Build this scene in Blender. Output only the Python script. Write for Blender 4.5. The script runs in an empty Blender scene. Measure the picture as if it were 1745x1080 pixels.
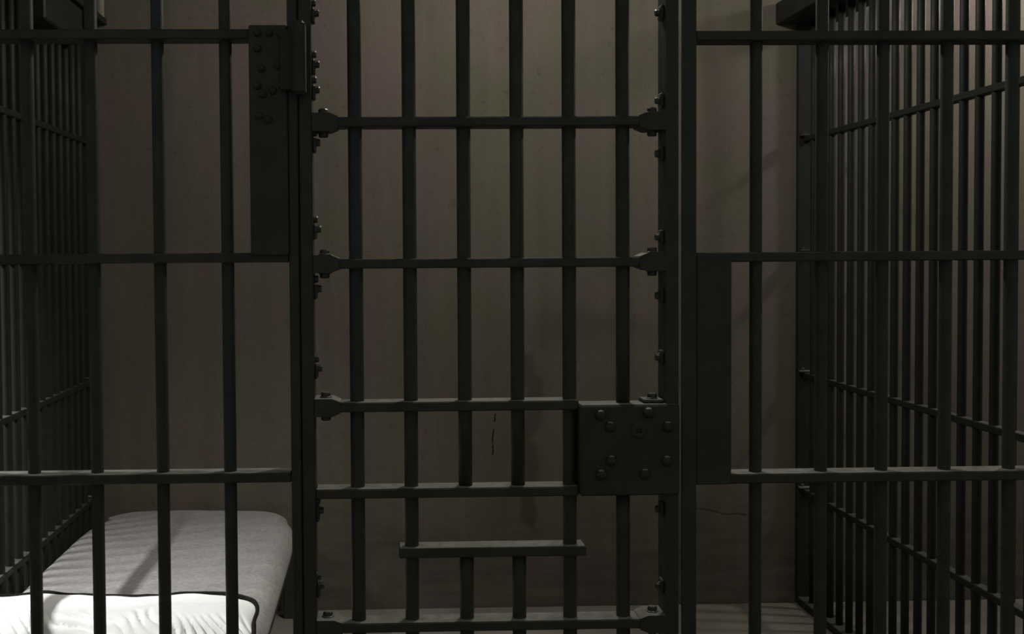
import bpy, bmesh, math, random
from mathutils import Vector, Matrix, noise
random.seed(7)
scene = bpy.context.scene
col = scene.collection

# ------------------------------------------------------------------ camera
cam_d = bpy.data.cameras.new('camera')
cam = bpy.data.objects.new('camera', cam_d)
col.objects.link(cam)
scene.camera = cam
F_PX, PP = 2000.0, (709.0, 494.8)             # focal length and principal point of a 1745 x 1080 frame
cam_d.sensor_fit = 'HORIZONTAL'
cam_d.sensor_width = 36.0
cam_d.lens = F_PX * 36.0 / 1745.0
cam_d.shift_x = (872.5 - PP[0]) / 1745.0
cam_d.shift_y = -(540.0 - PP[1]) / 1745.0
cam_d.clip_start = 0.05
r = Vector((0.99953062, -0.02980362, -0.00709112))
u = Vector((0.00803151, 0.03155254, 0.99946983))
d = Vector((0.02956408, 0.99905765, -0.0317771))
cam.matrix_world = Matrix(((r.x, u.x, -d.x, 0.0), (r.y, u.y, -d.y, 0.0), (r.z, u.z, -d.z, 1.36), (0, 0, 0, 1)))

# ------------------------------------------------------------------ world, exposure
w = bpy.data.worlds.new('world')
scene.world = w
w.use_nodes = True
w.node_tree.nodes['Background'].inputs[0].default_value = (0.93, 1.0, 0.90, 1)
w.node_tree.nodes['Background'].inputs[1].default_value = 0.215
vs = scene.view_settings
vs.view_transform = 'Standard'
vs.look = 'None'
vs.exposure = 0.0
vs.gamma = 1.0
vs.use_curve_mapping = False

# ------------------------------------------------------------------ lamps of the three cells, and an added spot on the bed
def spot(name, loc, aim, energy, color, radius, angle, blend):
    l = bpy.data.lights.new(name, 'SPOT')
    l.energy = energy
    l.color = color
    l.shadow_soft_size = radius
    l.spot_size = math.radians(angle)
    l.spot_blend = blend
    o = bpy.data.objects.new(name, l)
    col.objects.link(o)
    o.location = loc
    o.rotation_euler = (Vector(aim) - Vector(loc)).to_track_quat('-Z', 'Y').to_euler()
    return o
def point(name, loc, energy, color, radius):
    l = bpy.data.lights.new(name, 'POINT')
    l.energy = energy
    l.color = color
    l.shadow_soft_size = radius
    o = bpy.data.objects.new(name, l)
    col.objects.link(o)
    o.location = loc
    return o
def tube(name, loc, aim, energy, color, width, length, spread):
    l = bpy.data.lights.new(name, 'AREA')
    l.shape = 'RECTANGLE'
    l.size = width
    l.size_y = length
    l.spread = math.radians(spread)
    l.energy = energy
    l.color = color
    o = bpy.data.objects.new(name, l)
    col.objects.link(o)
    z = (Vector(loc) - Vector(aim)).normalized()      # the tube lies along the cell's depth, louvred towards the bed
    y = (Vector((0, 1, 0)) - z * z.y).normalized()
    x = y.cross(z)
    o.matrix_world = Matrix(((x.x, y.x, z.x, loc[0]), (x.y, y.y, z.y, loc[1]), (x.z, y.z, z.z, loc[2]), (0, 0, 0, 1)))
    return o
tube('tube_lamp_next_cell', (-2.42, 2.85, 2.60), (-0.82, 3.05, 0.40), 11, (0.97, 0.99, 1.0), 0.06, 0.62, 46)
spot('added_spot_bed', (0.42, 2.90, 2.66), (-0.38, 3.64, 0.40), 80, (1.0, 0.99, 0.96), 0.05, 54, 1.0)  # added spot without a fitting, brightens pillow and mattress but spares the wall
point('lamp_cell', (0.50, 3.28, 2.56), 37, (1.0, 0.97, 0.90), 0.09)
point('lamp_far_cell', (2.85, 3.98, 2.60), 52, (1.0, 0.96, 0.91), 0.09)

# ------------------------------------------------------------------ materials
def new_mat(name):
    m = bpy.data.materials.new(name)
    m.use_nodes = True
    nt = m.node_tree
    return m, nt, nt.nodes['Principled BSDF']
def N(nt, t, **kw):
    n = nt.nodes.new(t)
    for k, v in kw.items():
        if k in n.inputs: n.inputs[k].default_value = v
        else: setattr(n, k, v)
    return n
def ramp(nt, fac, stops):
    n = nt.nodes.new('ShaderNodeValToRGB')
    e = n.color_ramp.elements
    while len(e) < len(stops): e.new(0.5)
    for i, (p, c) in enumerate(stops):
        e[i].position = p
        e[i].color = (*c, 1) if len(c) == 3 else c
    nt.links.new(fac, n.inputs[0])
    return n
def mix(nt, fac, a, b, kind='MIX'):
    n = nt.nodes.new('ShaderNodeMix')
    n.data_type = 'RGBA'
    n.blend_type = kind
    for sock, v in ((n.inputs[0], fac), (n.inputs[6], a), (n.inputs[7], b)):
        if hasattr(v, 'is_linked'): nt.links.new(v, sock)
        else: sock.default_value = v if isinstance(v, float) else (*v, 1)
    return n.outputs[2]
def math_n(nt, op, a, b=0.0, c=0.0):
    n = nt.nodes.new('ShaderNodeMath')
    n.operation = op
    for i, v in enumerate((a, b, c)):
        if hasattr(v, 'is_linked'): nt.links.new(v, n.inputs[i])
        else: n.inputs[i].default_value = v
    return n.outputs[0]
def bump(nt, bsdf, height, strength, dist):
    b = N(nt, 'ShaderNodeBump')
    b.inputs['Strength'].default_value = strength
    b.inputs['Distance'].default_value = dist
    nt.links.new(height, b.inputs['Height'])
    nt.links.new(b.outputs[0], bsdf.inputs['Normal'])

LIT_TOP = (0.27, 0.262, 0.236)  # pale tone that paints lamplight onto level steel tops
def steel_mat(name, base, wear, rough, lit_top=LIT_TOP):
    m, nt, b = new_mat(name)
    tc = N(nt, 'ShaderNodeTexCoord')
    n1 = N(nt, 'ShaderNodeTexNoise', Scale=14.0, Detail=6.0, Roughness=0.65)
    nt.links.new(tc.outputs['Object'], n1.inputs['Vector'])
    c = ramp(nt, n1.outputs[0], [(0.3, tuple(x * 0.75 for x in base)), (0.6, base), (0.82, wear)])
    g = N(nt, 'ShaderNodeNewGeometry')
    sp = N(nt, 'ShaderNodeSeparateXYZ')
    nt.links.new(g.outputs['True Normal'], sp.inputs[0])
    up = math_n(nt, 'GREATER_THAN', sp.outputs[2], 0.9)
    dn = N(nt, 'ShaderNodeTexNoise', Scale=30.0, Detail=5.0, Roughness=0.7)
    nt.links.new(tc.outputs['Object'], dn.inputs['Vector'])
    df = ramp(nt, dn.outputs[0], [(0.3, (0.45,) * 3), (0.65, (1.0,) * 3)]).outputs[0]
    cc = mix(nt, math_n(nt, 'MULTIPLY', up, df), c.outputs[0], lit_top)      # level tops coloured paler, as if lit from above
    nt.links.new(cc, b.inputs['Base Color'])
    rr = ramp(nt, n1.outputs[0], [(0.3, (rough + .12,) * 3), (0.8, (rough - .1,) * 3)])
    nt.links.new(rr.outputs[0], b.inputs['Roughness'])
    b.inputs['Specular IOR Level'].default_value = 0.22
    n2 = N(nt, 'ShaderNodeTexNoise', Scale=90.0, Detail=4.0)
    nt.links.new(tc.outputs['Object'], n2.inputs['Vector'])
    bump(nt, b, n2.outputs[0], 0.35, 0.002)
    return m
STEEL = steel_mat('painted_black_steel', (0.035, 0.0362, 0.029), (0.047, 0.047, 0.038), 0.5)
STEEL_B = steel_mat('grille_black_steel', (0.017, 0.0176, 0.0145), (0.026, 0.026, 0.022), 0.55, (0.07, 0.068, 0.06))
BOLT = steel_mat('worn_bolt_steel', (0.05, 0.05, 0.042), (0.12, 0.12, 0.10), 0.36)
BOLT.node_tree.nodes['Principled BSDF'].inputs['Metallic'].default_value = 0.25
PALE = steel_mat('pale_conduit', (0.30, 0.27, 0.21), (0.40, 0.36, 0.29), 0.6)

def wall_mat():
    m, nt, b = new_mat('stained_plaster')
    g = N(nt, 'ShaderNodeNewGeometry')
    P = g.outputs['Position']
    sep = N(nt, 'ShaderNodeSeparateXYZ')
    nt.links.new(P, sep.inputs[0])
    X, Z = sep.outputs[0], sep.outputs[2]
    big = N(nt, 'ShaderNodeTexNoise', Scale=3.2, Detail=5.0, Roughness=0.6)
    nt.links.new(P, big.inputs['Vector'])
    base = ramp(nt, big.outputs[0], [(0.36, (0.118, 0.112, 0.080)), (0.5, (0.130, 0.113, 0.090)), (0.64, (0.139, 0.107, 0.096))]).outputs[0]
    mp = N(nt, 'ShaderNodeMapping')
    mp.inputs['Scale'].default_value = (11.0, 1.0, 0.7)
    nt.links.new(P, mp.inputs[0])
    st = N(nt, 'ShaderNodeTexNoise', Scale=1.0, Detail=4.0, Roughness=0.55)
    nt.links.new(mp.outputs[0], st.inputs['Vector'])
    streak = ramp(nt, st.outputs[0], [(0.3, (0.86, 0.86, 0.86)), (0.65, (1.06, 1.05, 1.04))]).outputs[0]
    c = mix(nt, 1.0, base, streak, 'MULTIPLY')
    fine = N(nt, 'ShaderNodeTexNoise', Scale=38.0, Detail=6.0, Roughness=0.7)
    nt.links.new(P, fine.inputs['Vector'])
    sp = ramp(nt, fine.outputs[0], [(0.27, (0.72, 0.7, 0.68)), (0.42, (1, 1, 1)), (0.68, (1.0, 1.0, 1.0)), (0.8, (1.14, 1.13, 1.1))]).outputs[0]
    c = mix(nt, 1.0, c, sp, 'MULTIPLY')
    # darker marks with ragged edges: a wide one, a narrow upright one below it, a crack, the scuffed foot of the wall
    warp = N(nt, 'ShaderNodeTexNoise', Scale=6.0, Detail=4.0)
    nt.links.new(P, warp.inputs['Vector'])
    wv = math_n(nt, 'MULTIPLY', math_n(nt, 'SUBTRACT', warp.outputs[0], 0.5), 0.16)
    Xw = math_n(nt, 'ADD', X, wv)
    Zw = math_n(nt, 'ADD', Z, wv)
    def patch(x0, x1, z0, z1, sx, sz):
        def band(v, a, bb, s):
            lo = N(nt, 'ShaderNodeMapRange', interpolation_type='SMOOTHSTEP')
            nt.links.new(v, lo.inputs[0]); lo.inputs[1].default_value = a - s; lo.inputs[2].default_value = a + s
            hi = N(nt, 'ShaderNodeMapRange', interpolation_type='SMOOTHSTEP')
            nt.links.new(v, hi.inputs[0]); hi.inputs[1].default_value = bb + s; hi.inputs[2].default_value = bb - s
            return math_n(nt, 'MULTIPLY', lo.outputs[0], hi.outputs[0])
        return math_n(nt, 'MULTIPLY', band(Xw, x0, x1, sx), band(Zw, z0, z1, sz))
    wide_mark = patch(0.56, 1.05, 1.02, 1.12, 0.10, 0.07)
    upright_mark = patch(0.525, 0.598, 0.30, 0.985, 0.018, 0.03)
    c = mix(nt, math_n(nt, 'MULTIPLY', wide_mark, 0.42), c, (0.055, 0.048, 0.036))
    c = mix(nt, math_n(nt, 'MULTIPLY', upright_mark, 0.60), c, (0.052, 0.042, 0.036))
    wx = math_n(nt, 'ABSOLUTE', math_n(nt, 'ADD', math_n(nt, 'SUBTRACT', X, 0.424), math_n(nt, 'MULTIPLY', wv, 0.25)))
    ck = math_n(nt, 'LESS_THAN', wx, 0.0028)
    ckz = math_n(nt, 'MULTIPLY', math_n(nt, 'GREATER_THAN', Z, 0.585), math_n(nt, 'LESS_THAN', Z, 0.745))
    ck = math_n(nt, 'MULTIPLY', math_n(nt, 'MULTIPLY', ck, ckz), math_n(nt, 'GREATER_THAN', fine.outputs[0], 0.46))
    c = mix(nt, ck, c, (0.014, 0.011, 0.009))
    l2 = math_n(nt, 'ADD', math_n(nt, 'SUBTRACT', Z, 0.362), math_n(nt, 'ADD', math_n(nt, 'MULTIPLY', math_n(nt, 'SUBTRACT', X, 1.2), 0.12), math_n(nt, 'MULTIPLY', wv, 0.3)))
    l2 = math_n(nt, 'LESS_THAN', math_n(nt, 'ABSOLUTE', l2), 0.0035)
    l2 = math_n(nt, 'MULTIPLY', l2, math_n(nt, 'MULTIPLY', math_n(nt, 'GREATER_THAN', X, 1.17), math_n(nt, 'LESS_THAN', X, 1.40)))
    c = mix(nt, math_n(nt, 'MULTIPLY', l2, 0.6), c, (0.035, 0.029, 0.024))
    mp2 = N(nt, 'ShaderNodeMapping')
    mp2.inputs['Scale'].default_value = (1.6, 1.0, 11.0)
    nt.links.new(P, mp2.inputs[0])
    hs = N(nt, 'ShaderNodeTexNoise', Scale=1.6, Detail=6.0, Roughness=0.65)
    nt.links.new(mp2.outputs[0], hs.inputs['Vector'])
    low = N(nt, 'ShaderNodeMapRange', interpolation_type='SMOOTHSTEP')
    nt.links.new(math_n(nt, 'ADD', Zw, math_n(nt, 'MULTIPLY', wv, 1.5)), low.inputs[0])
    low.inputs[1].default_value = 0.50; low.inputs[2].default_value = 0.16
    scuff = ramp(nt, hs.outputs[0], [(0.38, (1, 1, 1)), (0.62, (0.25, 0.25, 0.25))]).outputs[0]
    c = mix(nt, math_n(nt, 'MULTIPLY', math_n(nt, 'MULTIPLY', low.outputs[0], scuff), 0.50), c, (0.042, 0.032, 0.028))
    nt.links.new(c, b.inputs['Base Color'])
    b.inputs['Roughness'].default_value = 0.85
    b.inputs['Specular IOR Level'].default_value = 0.2
    h = math_n(nt, 'ADD', fine.outputs[0], math_n(nt, 'MULTIPLY', big.outputs[0], 2.0))
    bump(nt, b, h, 0.35, 0.006)
    return m
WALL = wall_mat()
def noise_mat(name, stops, scale, rough, bstr, bdist, coord='Object', detail=6.0):
    m, nt, b = new_mat(name)
    tc = N(nt, 'ShaderNodeTexCoord')
    n1 = N(nt, 'ShaderNodeTexNoise', Scale=scale, Detail=detail, Roughness=0.65)
    nt.links.new(tc.outputs[coord], n1.inputs['Vector'])
    nt.links.new(ramp(nt, n1.outputs[0], stops).outputs[0], b.inputs['Base Color'])
    b.inputs['Roughness'].default_value = rough
    b.inputs['Specular IOR Level'].default_value = 0.2
    n2 = N(nt, 'ShaderNodeTexNoise', Scale=scale * 9, Detail=5.0)
    nt.links.new(tc.outputs[coord], n2.inputs['Vector'])
    bump(nt, b, n2.outputs[0], bstr, bdist)
    return m
FLOOR = noise_mat('worn_concrete', [(0.3, (0.13, 0.115, 0.09)), (0.7, (0.22, 0.20, 0.165))], 3.0, 0.7, 0.3, 0.004)
CEIL = noise_mat('grey_ceiling_paint', [(0.3, (0.10, 0.09, 0.075)), (0.7, (0.14, 0.125, 0.10))], 2.0, 0.9, 0.2, 0.003)
def fabric(name, dark, light, thread):
    m, nt, b = new_mat(name)
    tc = N(nt, 'ShaderNodeTexCoord')
    n1 = N(nt, 'ShaderNodeTexNoise', Scale=70.0, Detail=6.0, Roughness=0.75)
    nt.links.new(tc.outputs['Object'], n1.inputs['Vector'])
    n3 = N(nt, 'ShaderNodeTexNoise', Scale=5.0, Detail=3.0)
    nt.links.new(tc.outputs['Object'], n3.inputs['Vector'])
    c = ramp(nt, n1.outputs[0], [(0.32, dark), (0.68, light)]).outputs[0]
    c = mix(nt, 1.0, c, ramp(nt, n3.outputs[0], [(0.3, (0.9, 0.9, 0.9)), (0.7, (1.06, 1.05, 1.05))]).outputs[0], 'MULTIPLY')
    nt.links.new(c, b.inputs['Base Color'])
    b.inputs['Roughness'].default_value = 0.95
    b.inputs['Specular IOR Level'].default_value = 0.1
    v = N(nt, 'ShaderNodeTexNoise', Scale=thread, Detail=3.0)
    nt.links.new(tc.outputs['Object'], v.inputs['Vector'])
    bump(nt, b, v.outputs[0], 0.35, 0.003)
    return m
BLANKET = fabric('grey_wool', (0.19, 0.182, 0.172), (0.30, 0.288, 0.274), 160.0)
LINEN = fabric('white_cotton', (0.74, 0.74, 0.715), (0.80, 0.80, 0.775), 300.0)
PIPING = fabric('black_piping', (0.008, 0.008, 0.008), (0.016, 0.015, 0.014), 120.0)

# ------------------------------------------------------------------ mesh helpers
def to_mesh(name, bm, mat, smooth=False):
    bmesh.ops.recalc_face_normals(bm, faces=bm.faces)
    me = bpy.data.meshes.new(name)
    bm.to_mesh(me)
    bm.free()
    me.materials.append(mat)
    if smooth:
        for p in me.polygons: p.use_smooth = True
    return me
def obj(name, me, parent=None, loc=(0, 0, 0), rot=(0, 0, 0)):
    o = bpy.data.objects.new(name, me)
    col.objects.link(o)
    o.location = loc
    o.rotation_euler = rot
    if parent is not None: o.parent = parent
    return o
def box_me(name, x0, x1, y0, y1, z0, z1, mat, bev=0.0025):
    bm = bmesh.new()
    bmesh.ops.create_cube(bm, size=1.0)
    for v in bm.verts:
        v.co = ((x0 + x1) / 2 + v.co.x * (x1 - x0), (y0 + y1) / 2 + v.co.y * (y1 - y0), (z0 + z1) / 2 + v.co.z * (z1 - z0))
    if bev: bmesh.ops.bevel(bm, geom=bm.edges[:], offset=bev, segments=1, affect='EDGES')
    return to_mesh(name, bm, mat)
def box(name, parent, x0, x1, y0, y1, z0, z1, mat=None, bev=0.0025):
    """box whose object origin is at the centre of its base"""
    cx, cy = (x0 + x1) / 2, (y0 + y1) / 2
    me = box_me(name, x0 - cx, x1 - cx, y0 - cy, y1 - cy, 0.0, z1 - z0, mat or STEEL, bev)
    off = parent.location if parent is not None else Vector((0, 0, 0))
    return obj(name, me, parent, (cx - off.x, cy - off.y, z0 - off.z))
_bars = {}
def bar_me(length, rad=0.013, mat=None):
    k = (round(length, 3), rad, mat)
    if k not in _bars:
        bm = bmesh.new()
        n, rings = 18, 9
        vs_ = []
        for j in range(rings):
            t = j / (rings - 1)
            vs_.append([bm.verts.new((rad * (1 + .008 * math.sin(5 * t + i)) * math.cos(2 * math.pi * i / n),
                                      rad * (1 + .008 * math.sin(7 * t + i)) * math.sin(2 * math.pi * i / n), length * t)) for i in range(n)])
        for j in range(rings - 1):
            for i in range(n):
                bm.faces.new((vs_[j][i], vs_[j][(i + 1) % n], vs_[j + 1][(i + 1) % n], vs_[j + 1][i]))
        bm.faces.new(vs_[0][::-1]); bm.faces.new(vs_[-1])
        _bars[k] = to_mesh('bar', bm, mat or STEEL, True)
    return _bars[k]
def bar(parent, x, y, z0, z1, rad=0.013, mat=None):
    return obj('bar', bar_me(z1 - z0, rad, mat), parent, Vector((x, y, z0)) - parent.location, (0, 0, random.random() * 6))
def revolve(name, prof, n, mat, smooth=False):
    bm = bmesh.new()
    rings = [[bm.verts.new((rr * math.cos(2 * math.pi * i / n), rr * math.sin(2 * math.pi * i / n), z)) for i in range(n)] for rr, z in prof]
    for a, b in zip(rings, rings[1:]):
        for i in range(n): bm.faces.new((a[i], a[(i + 1) % n], b[(i + 1) % n], b[i]))
    bm.faces.new(rings[0][::-1]); bm.faces.new(rings[-1])
    return to_mesh(name, bm, mat, smooth)
def bolt_me(rad, h):      # washer, hexagonal head with chamfered crown
    bm = bmesh.new()
    def add(prof, n):
        rings = [[bm.verts.new((rr * math.cos(2 * math.pi * i / n), rr * math.sin(2 * math.pi * i / n), z)) for i in range(n)] for rr, z in prof]
        for a, b in zip(rings, rings[1:]):
            for i in range(n): bm.faces.new((a[i], a[(i + 1) % n], b[(i + 1) % n], b[i]))
        bm.faces.new(rings[0][::-1]); bm.faces.new(rings[-1])
    add([(rad * 1.25, -0.001), (rad * 1.25, h * .18), (rad * 1.15, h * .22)], 12)
    add([(rad, h * .2), (rad, h * .8), (rad * .8, h)], 6)
    return to_mesh('bolt', bm, BOLT)
BOLT_S, BOLT_M = bolt_me(0.0075, 0.009), bolt_me(0.010, 0.011)
DOME = revolve('bolt', [(0.0115, -0.001), (0.0115, 0.003), (0.0095, 0.008), (0.0055, 0.011), (0.002, 0.012)], 12, STEEL, True)
FRONT, RIGHT, LEFT, UP, DOWN = (math.pi / 2, 0, 0), (0, math.pi / 2, 0), (0, -math.pi / 2, 0), (0, 0, 0), (math.pi, 0, 0)
def bolt(parent, p, rot, me=BOLT_S):
    return obj('bolt', me, parent, Vector(p) - parent.location, rot)
def empty(name, loc):
    o = bpy.data.objects.new(name, None)
    o.empty_display_size = 0.1
    col.objects.link(o)
    o.location = loc
    return o
def tag(o, label, cat=None, group=None, kind=None):
    o['label'] = label
    if cat: o['category'] = cat
    if group: o['group'] = group
    if kind: o['kind'] = kind
    return o

# ------------------------------------------------------------------ the setting
WY = 4.46
def slab(name, x0, x1, y0, y1, z0, z1, mat, label):
    o = box(name, None, x0, x1, y0, y1, z0, z1, mat, 0)
    return tag(o, label, kind='structure')
slab('floor', -4.2, 4.8, -1.5, WY - .010, -0.15, 0.0, FLOOR, 'worn grey brown concrete floor of the cells')
slab('ceiling', -4.2, 4.8, 2.2, WY + .2, 2.75, 2.90, CEIL, 'dim painted ceiling above the cells')
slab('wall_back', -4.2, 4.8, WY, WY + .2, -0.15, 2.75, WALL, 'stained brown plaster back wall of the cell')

def angle(name, parent, x0, x1, leg_at, y0, y1, z0, z1, t=0.010):
    """steel angle: thin front flange x0..x1 with a leg running back from its x0 or x1 edge"""
    if leg_at == 'x0': pts = [(x0, y0), (x1, y0), (x1, y0 + t), (x0 + t, y0 + t), (x0 + t, y1), (x0, y1)]
    else: pts = [(x0, y0), (x1, y0), (x1, y1), (x1 - t, y1), (x1 - t, y0 + t), (x0, y0 + t)]
    cx, cy = (x0 + x1) / 2, (y0 + y1) / 2
    bm = bmesh.new()
    lo_ = [bm.verts.new((x - cx, y - cy, 0)) for x, y in pts]
    hi_ = [bm.verts.new((x - cx, y - cy, z1 - z0)) for x, y in pts]
    bm.faces.new(hi_); bm.faces.new(lo_[::-1])
    for i in range(6): bm.faces.new((lo_[i], lo_[(i + 1) % 6], hi_[(i + 1) % 6], hi_[i]))
    return obj(name, to_mesh(name, bm, STEEL), parent, Vector((cx, cy, z0)) - parent.location)

# ------------------------------------------------------------------ fixed front panels
D0, D1, DB = 2.40, 2.46, 2.43       # front and back face of the flat rails, axis of the bars
LX, RX = -1.10, 1.62                # planes of the side grilles
def rail(parent, x0, x1, zc, y0=D0, y1=D1, h=0.020):
    return box('rail', parent, x0, x1, y0, y1, zc - h / 2, zc + h / 2)

pl = tag(empty('bar_panel', (-0.64, DB, 0)), 'fixed black steel bar panel left of the door, in front of the bed', 'bar panel')
for x in (-0.987, -0.852, -0.718, -0.589, -0.454, -0.3155): bar(pl, x, DB, 0.05, 2.22)
for z in (0.45, 0.902, 1.353, 1.806): rail(pl, LX + .02, -0.187, z)
box('sill', pl, LX + .02, -0.187, D0, D1, 0.0, 0.06)
box('post', pl, -0.187, -0.1665, D0 - .004, D1 + .02, 0.0, 2.22)
box('corner_post', pl, LX - .03, LX + .03, D0, D1, 0.0, 2.22)
box('door_stop', pl, -0.187, -0.150, D1 + .021, D1 + .030, 0.0, 2.22)
hp = box('hinge_plate', pl, -0.264, -0.187, D0 - .010, D1 - .002, 1.358, 1.822)
for x, z in ((-.245, 1.806), (-.222, 1.806), (-.199, 1.804), (-.246, 1.775), (-.238, 1.735), (-.205, 1.740), (-.247, 1.700), (-.236, 1.683), (-.216, 1.690), (-.197, 1.700), (-.244, 1.640), (-.226, 1.632)):
    bolt(hp, Vector((x, D0 - .010, z)) - pl.location, FRONT, DOME).scale = (0.72, 0.72, 0.6)
kb = box('hinge_knuckle', pl, -0.1735, -0.1475, D0 - .055, D0 - .005, 1.678, 1.824, bev=0.006)
box('hinge_leaf', pl, -0.200, -0.1735, D0 - .022, D0 - .0105, 1.690, 1.812)

pr = tag(empty('bar_panel', (1.13, DB, 0)), 'fixed black steel bar panel right of the door', 'bar panel')
for x in (0.782, 0.9205, 1.049, 1.184, 1.322, 1.455, 1.56): bar(pr, x, DB, 0.05, 2.22)
for z in (0.45, 0.887, 1.347, 1.801): rail(pr, 0.648, RX - .02, z)
box('sill', pr, 0.648, RX - .02, D0, D1, 0.0, 0.06)
angle('post', pr, 0.6185, 0.648, 'x1', D0 - .004, D1 + .02, 0.0, 2.22, 0.008)
box('corner_post', pr, RX - .03, RX + .03, D0, D1, 0.0, 2.22)
box('strike_plate', pr, 0.648, 0.722, D0 - .002, D1 - .004, 0.876, 1.345)

hd = box('header_beam', None, LX - .11, RX + .11, D0 - .01, D1 + .05, 2.22, 2.75)
tag(hd, 'black steel header beam across the top of the cell front', 'beam')

# ------------------------------------------------------------------ the door
door = tag(empty('door_1', (0.224, DB, 0.0)), 'black steel barred cell door with lock box and food slot', 'door', kind='structure')
DT, DBOT = 2.12, 0.02
box('stile', door, -0.1645, -0.1385, D0 - .004, D1 + .004, DBOT, DT)
angle('stile', door, 0.585, 0.6112, 'x0', D0 - .004, D1 + .004, DBOT, DT, 0.009)
rails = ((2.105, -0.1385, 0.585), (1.628, -0.1385, 0.585), (1.339, -0.1385, 0.585), (1.0445, -0.1385, 0.405), (0.866, -0.1385, 0.405),
         (0.741, 0.032, 0.4205), (0.587, -0.1385, 0.585), (0.30, -0.1385, 0.585), (0.035, -0.1385, 0.585))
for z, x0, x1 in rails: rail(door, x0, x1, z)
for i, x in enumerate((-0.052, 0.0595, 0.172, 0.282, 0.3905, 0.5025)):
    if i in (2, 3):
        bar(door, x, DB, 0.868, DT - .02, .0145)
        bar(door, x + .002, DB, 0.03, 0.743, .0145)
    elif i == 5:
        bar(door, x, DB, 1.03, DT - .02, .0145)
        bar(door, x, DB, 0.03, 0.88, .0145)
    else: bar(door, x, DB, 0.03, DT - .02, .0145)
# lock box with its ring of bolts and keyhole escutcheon
lk = box('lock_box', door, 0.405, 0.6112, D0 - .014, D1 - .002, 0.858, 1.046, bev=0.004)
lo = door.location + lk.location
for x, z in ((.447, 1.025), (.467, 1.001), (.546, 1.029), (.586, 1.000), (.469, .931), (.584, .929), (.448, .902), (.538, .903)):
    obj('bolt', DOME, lk, Vector((x, D0 - .014, z)) - lo, FRONT)
esc = revolve('keyhole', [(0.016, -0.001), (0.016, 0.003), (0.012, 0.005), (0.006, 0.005), (0.0055, -0.0005)], 16, STEEL, False)
obj('keyhole', esc, lk, Vector((.526, D0 - .014, .992)) - lo, FRONT)
# clamp sleeves around the rail ends, tapered towards the rail, one bolt through each
def clamp_me(s, h):
    bm = bmesh.new()
    secs = [(0.0, 0.034, h), (0.036, 0.034, h), (0.053, 0.0325, 0.0115)]
    rings = [[bm.verts.new((s * x, sy * dy, sz * hh)) for sy, sz in ((-1, -1), (1, -1), (1, 1), (-1, 1))] for x, dy, hh in secs]
    for a, b in zip(rings, rings[1:]):
        for i in range(4): bm.faces.new((a[i], a[(i + 1) % 4], b[(i + 1) % 4], b[i]))
    bm.faces.new(rings[0]); bm.faces.new(rings[-1])
    return to_mesh('clamp', bm, STEEL)
CLAMP = {1: clamp_me(1, 0.0185), -1: clamp_me(-1, 0.0185)}
for z, x0, x1 in rails:
    if z in (0.741, 0.866): continue
    for s, xe in ((1, -0.1385), (-1, 0.585)):
        if s == -1 and z == 1.0445:
            box('clamp', door, xe - .045, xe - .001, D0 + .004, D1 - .006, 1.0462, 1.0535)
            bolt(door, (xe - .022, DB - .004, 1.0535), UP, BOLT_M)
            continue
        obj('clamp', CLAMP[s], door, Vector((xe, DB, z)) - door.location)
        bolt(door, (xe + s * .022, DB - .004, z + .0185), UP, BOLT_M)
        bolt(door, (xe + s * .022, DB - .004, z - .0185), DOWN, BOLT_M)
# lugs and bolts along the inner faces of the stiles
LUG = box_me('lug', -0.001, 0.007, -0.016, 0.016, -0.015, 0.015, STEEL, 0.003)
for z in (1.846, 1.742, 1.690, 1.582, 1.405, 1.282, 1.118, 0.822, 0.665, 0.44):
    obj('lug', LUG, door, Vector((-0.1385, DB - .006, z)) - door.location)
    bolt(door, (-0.132, DB - .006, z + .006), RIGHT)
    bolt(door, (-0.1385, DB - .008, z + .026), RIGHT, BOLT_S)
for z in (1.852, 1.672, 1.562, 1.390, 1.268, 1.140, 0.822, 0.66, 0.44):
    obj('lug', LUG, door, Vector((0.585, DB - .006, z)) - door.location, (0, 0, math.pi))
    bolt(door, (0.578, DB - .006, z), LEFT)

# ------------------------------------------------------------------ side grilles
def grille(x, y_first, label):
    g = tag(empty('side_grille', (x, 3.4, 0)), label, 'grille')
    y = y_first
    while y > 2.52:
        bar(g, x, y, 0.03, 2.23, 0.0125, STEEL_B)
        y -= 0.0868
    for z in (0.438, 0.884, 1.345, 1.782):
        box('rail', g, x - .0145, x + .0145, D1 + .032, WY - .02, z - .010, z + .010, STEEL_B)
        s = 1 if x < 0 else -1
        box('bracket', g, x - .030, x + .034, WY - .052, WY - .003, z + .0102, z + .018)
        bolt(g, (x + s * .012, WY - .03, z + .018), UP)
    box('base_rail', g, x - .03, x + .03, D1 + .032, WY - .005, 0.0, 0.028, STEEL_B)
    box('wall_post', g, x - .03, x + .03, WY - .028, WY - .0005, 0.028, 2.22, STEEL_B)
    if x < 0: box('top_plate', g, x - .11, x + .08, D1 + .051, WY - .001, 2.22, 2.245, STEEL_B)
    else: box('top_plate', g, x - .11, x + .11, D1 + .051, WY - .001, 2.22, 2.30, STEEL_B)
    return g
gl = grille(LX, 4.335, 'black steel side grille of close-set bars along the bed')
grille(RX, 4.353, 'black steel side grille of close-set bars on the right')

jb = box('corner_box', gl, LX - .08, LX + .065, 3.70, 4.16, 2.095, 2.2195, STEEL_B, 0.006)
cd = obj('conduit', revolve('conduit', [(0.017, 0.0), (0.017, 0.46)], 16, PALE, True), None, (-1.035 , WY - .019, 2.285))
tag(cd, 'short pale pipe on the wall in the upper left corner', 'pipe')
cd.location.x = LX + .058; cd.location.z = 2.246

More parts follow.
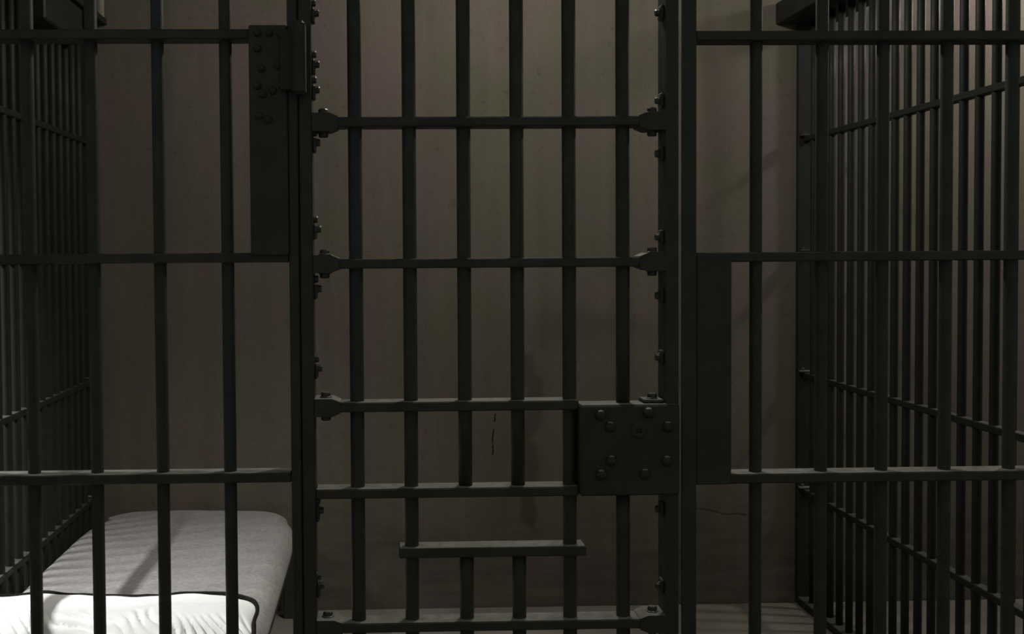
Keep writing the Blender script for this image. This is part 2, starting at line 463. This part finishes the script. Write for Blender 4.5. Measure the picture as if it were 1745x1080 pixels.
# ------------------------------------------------------------------ bed
bed = tag(empty('bed', (-0.69, 3.48, 0)), 'low dark steel bed frame under the grey mattress', 'bed')
BX0, BX1, BY0, BY1 = -1.062, -0.335, 2.52, 4.43
box('bed_pan', bed, BX0 + .01, BX1 - .01, BY0, BY1, 0.285, 0.308)
box('side_rail', bed, BX0, BX0 + .035, BY0, BY1, 0.24, 0.2845)
box('side_rail', bed, BX1 - .035, BX1, BY0, BY1, 0.24, 0.2845)
for x in (BX0 + .02, BX1 - .02):
    for y in (BY0 + .05, BY1 - .06): box('leg', bed, x - .019, x + .019, y - .02, y + .02, 0.0, 0.24)

def superpad(name, hx, hy, zf, nx, ny, mat):
    """closed rounded pad: grid of the top and of the underside; zf(s, t) gives (x, y, top, bottom)"""
    bm = bmesh.new()
    T, B = {}, {}
    for i in range(nx + 1):
        for j in range(ny + 1):
            x, y, a, b = zf(i / nx, j / ny)
            T[i, j] = bm.verts.new((x, y, a))
            edge = i in (0, nx) or j in (0, ny)
            B[i, j] = T[i, j] if edge else bm.verts.new((x, y, b))
    for i in range(nx):
        for j in range(ny):
            bm.faces.new((T[i, j], T[i + 1, j], T[i + 1, j + 1], T[i, j + 1]))
            q = [B[i, j], B[i, j + 1], B[i + 1, j + 1], B[i + 1, j]]
            bm.faces.new(q)
    return to_mesh(name, bm, mat, True)
def ease(t, k):      # more samples near both ends
    s = 2 * t - 1
    return math.copysign(1 - (1 - abs(s)) ** k, s)
def squircle(a, b, p):
    """maps the square to a rounded square"""
    m = max(abs(a), abs(b))
    if m < 1e-9: return a, b
    l = (abs(a / m) ** p + abs(b / m) ** p) ** (1 / p)
    return a / l, b / l
MH = (0.375, 0.95)
MCX, MCY = -0.685, 3.485
def mattress_fn(s, t):
    a, b = ease(s, 2.0), ease(t, 2.0)
    m = max(abs(a), abs(b))
    x, y = squircle(a, b, 6.0)
    X, Y = x * MH[0], y * MH[1]
    er = 0.05 + 0.02 * max(0.0, a)
    e = min((1 - m) * (MH[0] if abs(a) > abs(b) else MH[1]), er)
    prof = math.sqrt(max(0.0, 1 - (1 - e / er) ** 2))
    n = noise.noise(Vector((X * 5, Y * 4, 1.3))) * 0.005 + noise.noise(Vector((X * 14, Y * 12, 5))) * 0.0015
    mid = 0.345
    return X, Y, mid + prof * (0.058 + n - 0.012 * max(0.0, x) ** 5), mid - prof * 0.0365
mat_o = obj('mattress', superpad('mattress', *MH, mattress_fn, 110, 180, BLANKET), None, (MCX, MCY, 0.0))
tag(mat_o, 'thin grey wool covered mattress lying on the bed', 'mattress')

PH = (0.38, 0.21)
def pillow_fn(s, t):
    a, b = ease(s, 1.6), ease(t, 1.6)
    x, y = squircle(a, b, 5.0)
    X, Y = x * PH[0], y * PH[1]
    X += noise.noise(Vector((0, Y * 9, 2.0))) * 0.010 * abs(a) ** 3
    Y += noise.noise(Vector((X * 7, 0, 4.0))) * 0.010 * abs(b) ** 3
    prof = (max(0.0, 1 - abs(a) ** 3.6) * max(0.0, 1 - abs(b) ** (2.0 if b < 0 else 1.5))) ** 0.62
    front = min(1.0, max(0.0, (0.36 - b + 0.45 * noise.noise(Vector((X * 7, 3, 1)))) / 0.5))
    front = front * front * (3 - 2 * front)
    w1 = noise.noise(Vector((X * 4.1, Y * 3.1, 9)))
    w2 = noise.noise(Vector((X * 11, Y * 9, 4)))
    ph = X * 82 + (Y - 0.1) * (62 + 70 * noise.noise(Vector((X * 3, 0, 14)))) + w1 * 9.0 + w2 * 3.0
    fold = abs(math.sin(ph)) ** 0.6
    amp = 0.55 + 1.5 * noise.noise(Vector((X * 8, Y * 5, 21)))
    wr = front * min(1.3, max(0.0, amp)) * 0.030 * (fold - 1.0)
    lum = noise.noise(Vector((X * 5, Y * 6, 3))) * 0.006 + noise.noise(Vector((X * 13, Y * 13, 8))) * 0.002
    top = prof * (0.055 + lum) + min(1, prof * 2.2) * wr
    wave = -0.010 * math.exp(-((X - .07) / .12) ** 2) + 0.006 * math.exp(-((X + .3) / .2) ** 2)
    wave = (wave + 0.004 * noise.noise(Vector((X * 14, 2.2, 6)))) * max(0.0, b)
    return X, Y, top + wave, wave - min(1.0, prof * 1.6) * max(0.004, 0.040 + 0.2126 * Y)      # the underside rests level on the mattress
pil = obj('pillow', superpad('pillow', *PH, pillow_fn, 230, 130, LINEN), None, (-0.690, 2.775, 0.451), (math.radians(12), 0, 0))
tag(pil, 'white cotton pillow with black piping at the head of the bed', 'pillow')
# piping around the seam of the pillow
bm = bmesh.new()
loop = []
K = 220
for k in range(K):
    ang = 2 * math.pi * k / K
    ca, sa = math.cos(ang), math.sin(ang)
    q = 1 / max(abs(ca), abs(sa))
    a, b = ca * q, sa * q
    # the parameter whose eased value is a (or b)
    inv = lambda v: (1 + math.copysign(1 - (1 - min(1, abs(v))) ** (1 / 1.6), v)) / 2
    X, Y, zt, zb = pillow_fn(inv(a), inv(b))
    loop.append(Vector((X, Y, zt + 0.005 + 0.005 * noise.noise(Vector((X * 13, Y * 13, 2))))))
rings = []
for k in range(K):
    tg = (loop[(k + 1) % K] - loop[k - 1]).normalized()
    sd = tg.cross(Vector((0, 0, 1))).normalized()
    rad = 0.0062 + 0.0025 * noise.noise(Vector((loop[k].x * 22, loop[k].y * 22, 7)))
    rings.append([bm.verts.new(loop[k] + sd * (rad * math.cos(2 * math.pi * i / 8)) + Vector((0, 0, rad * math.sin(2 * math.pi * i / 8)))) for i in range(8)])
for k in range(K):
    for i in range(8):
        bm.faces.new((rings[k][i], rings[k][(i + 1) % 8], rings[(k + 1) % K][(i + 1) % 8], rings[(k + 1) % K][i]))
obj('piping', to_mesh('piping', bm, PIPING, True), pil)['label'] = 'black piping'
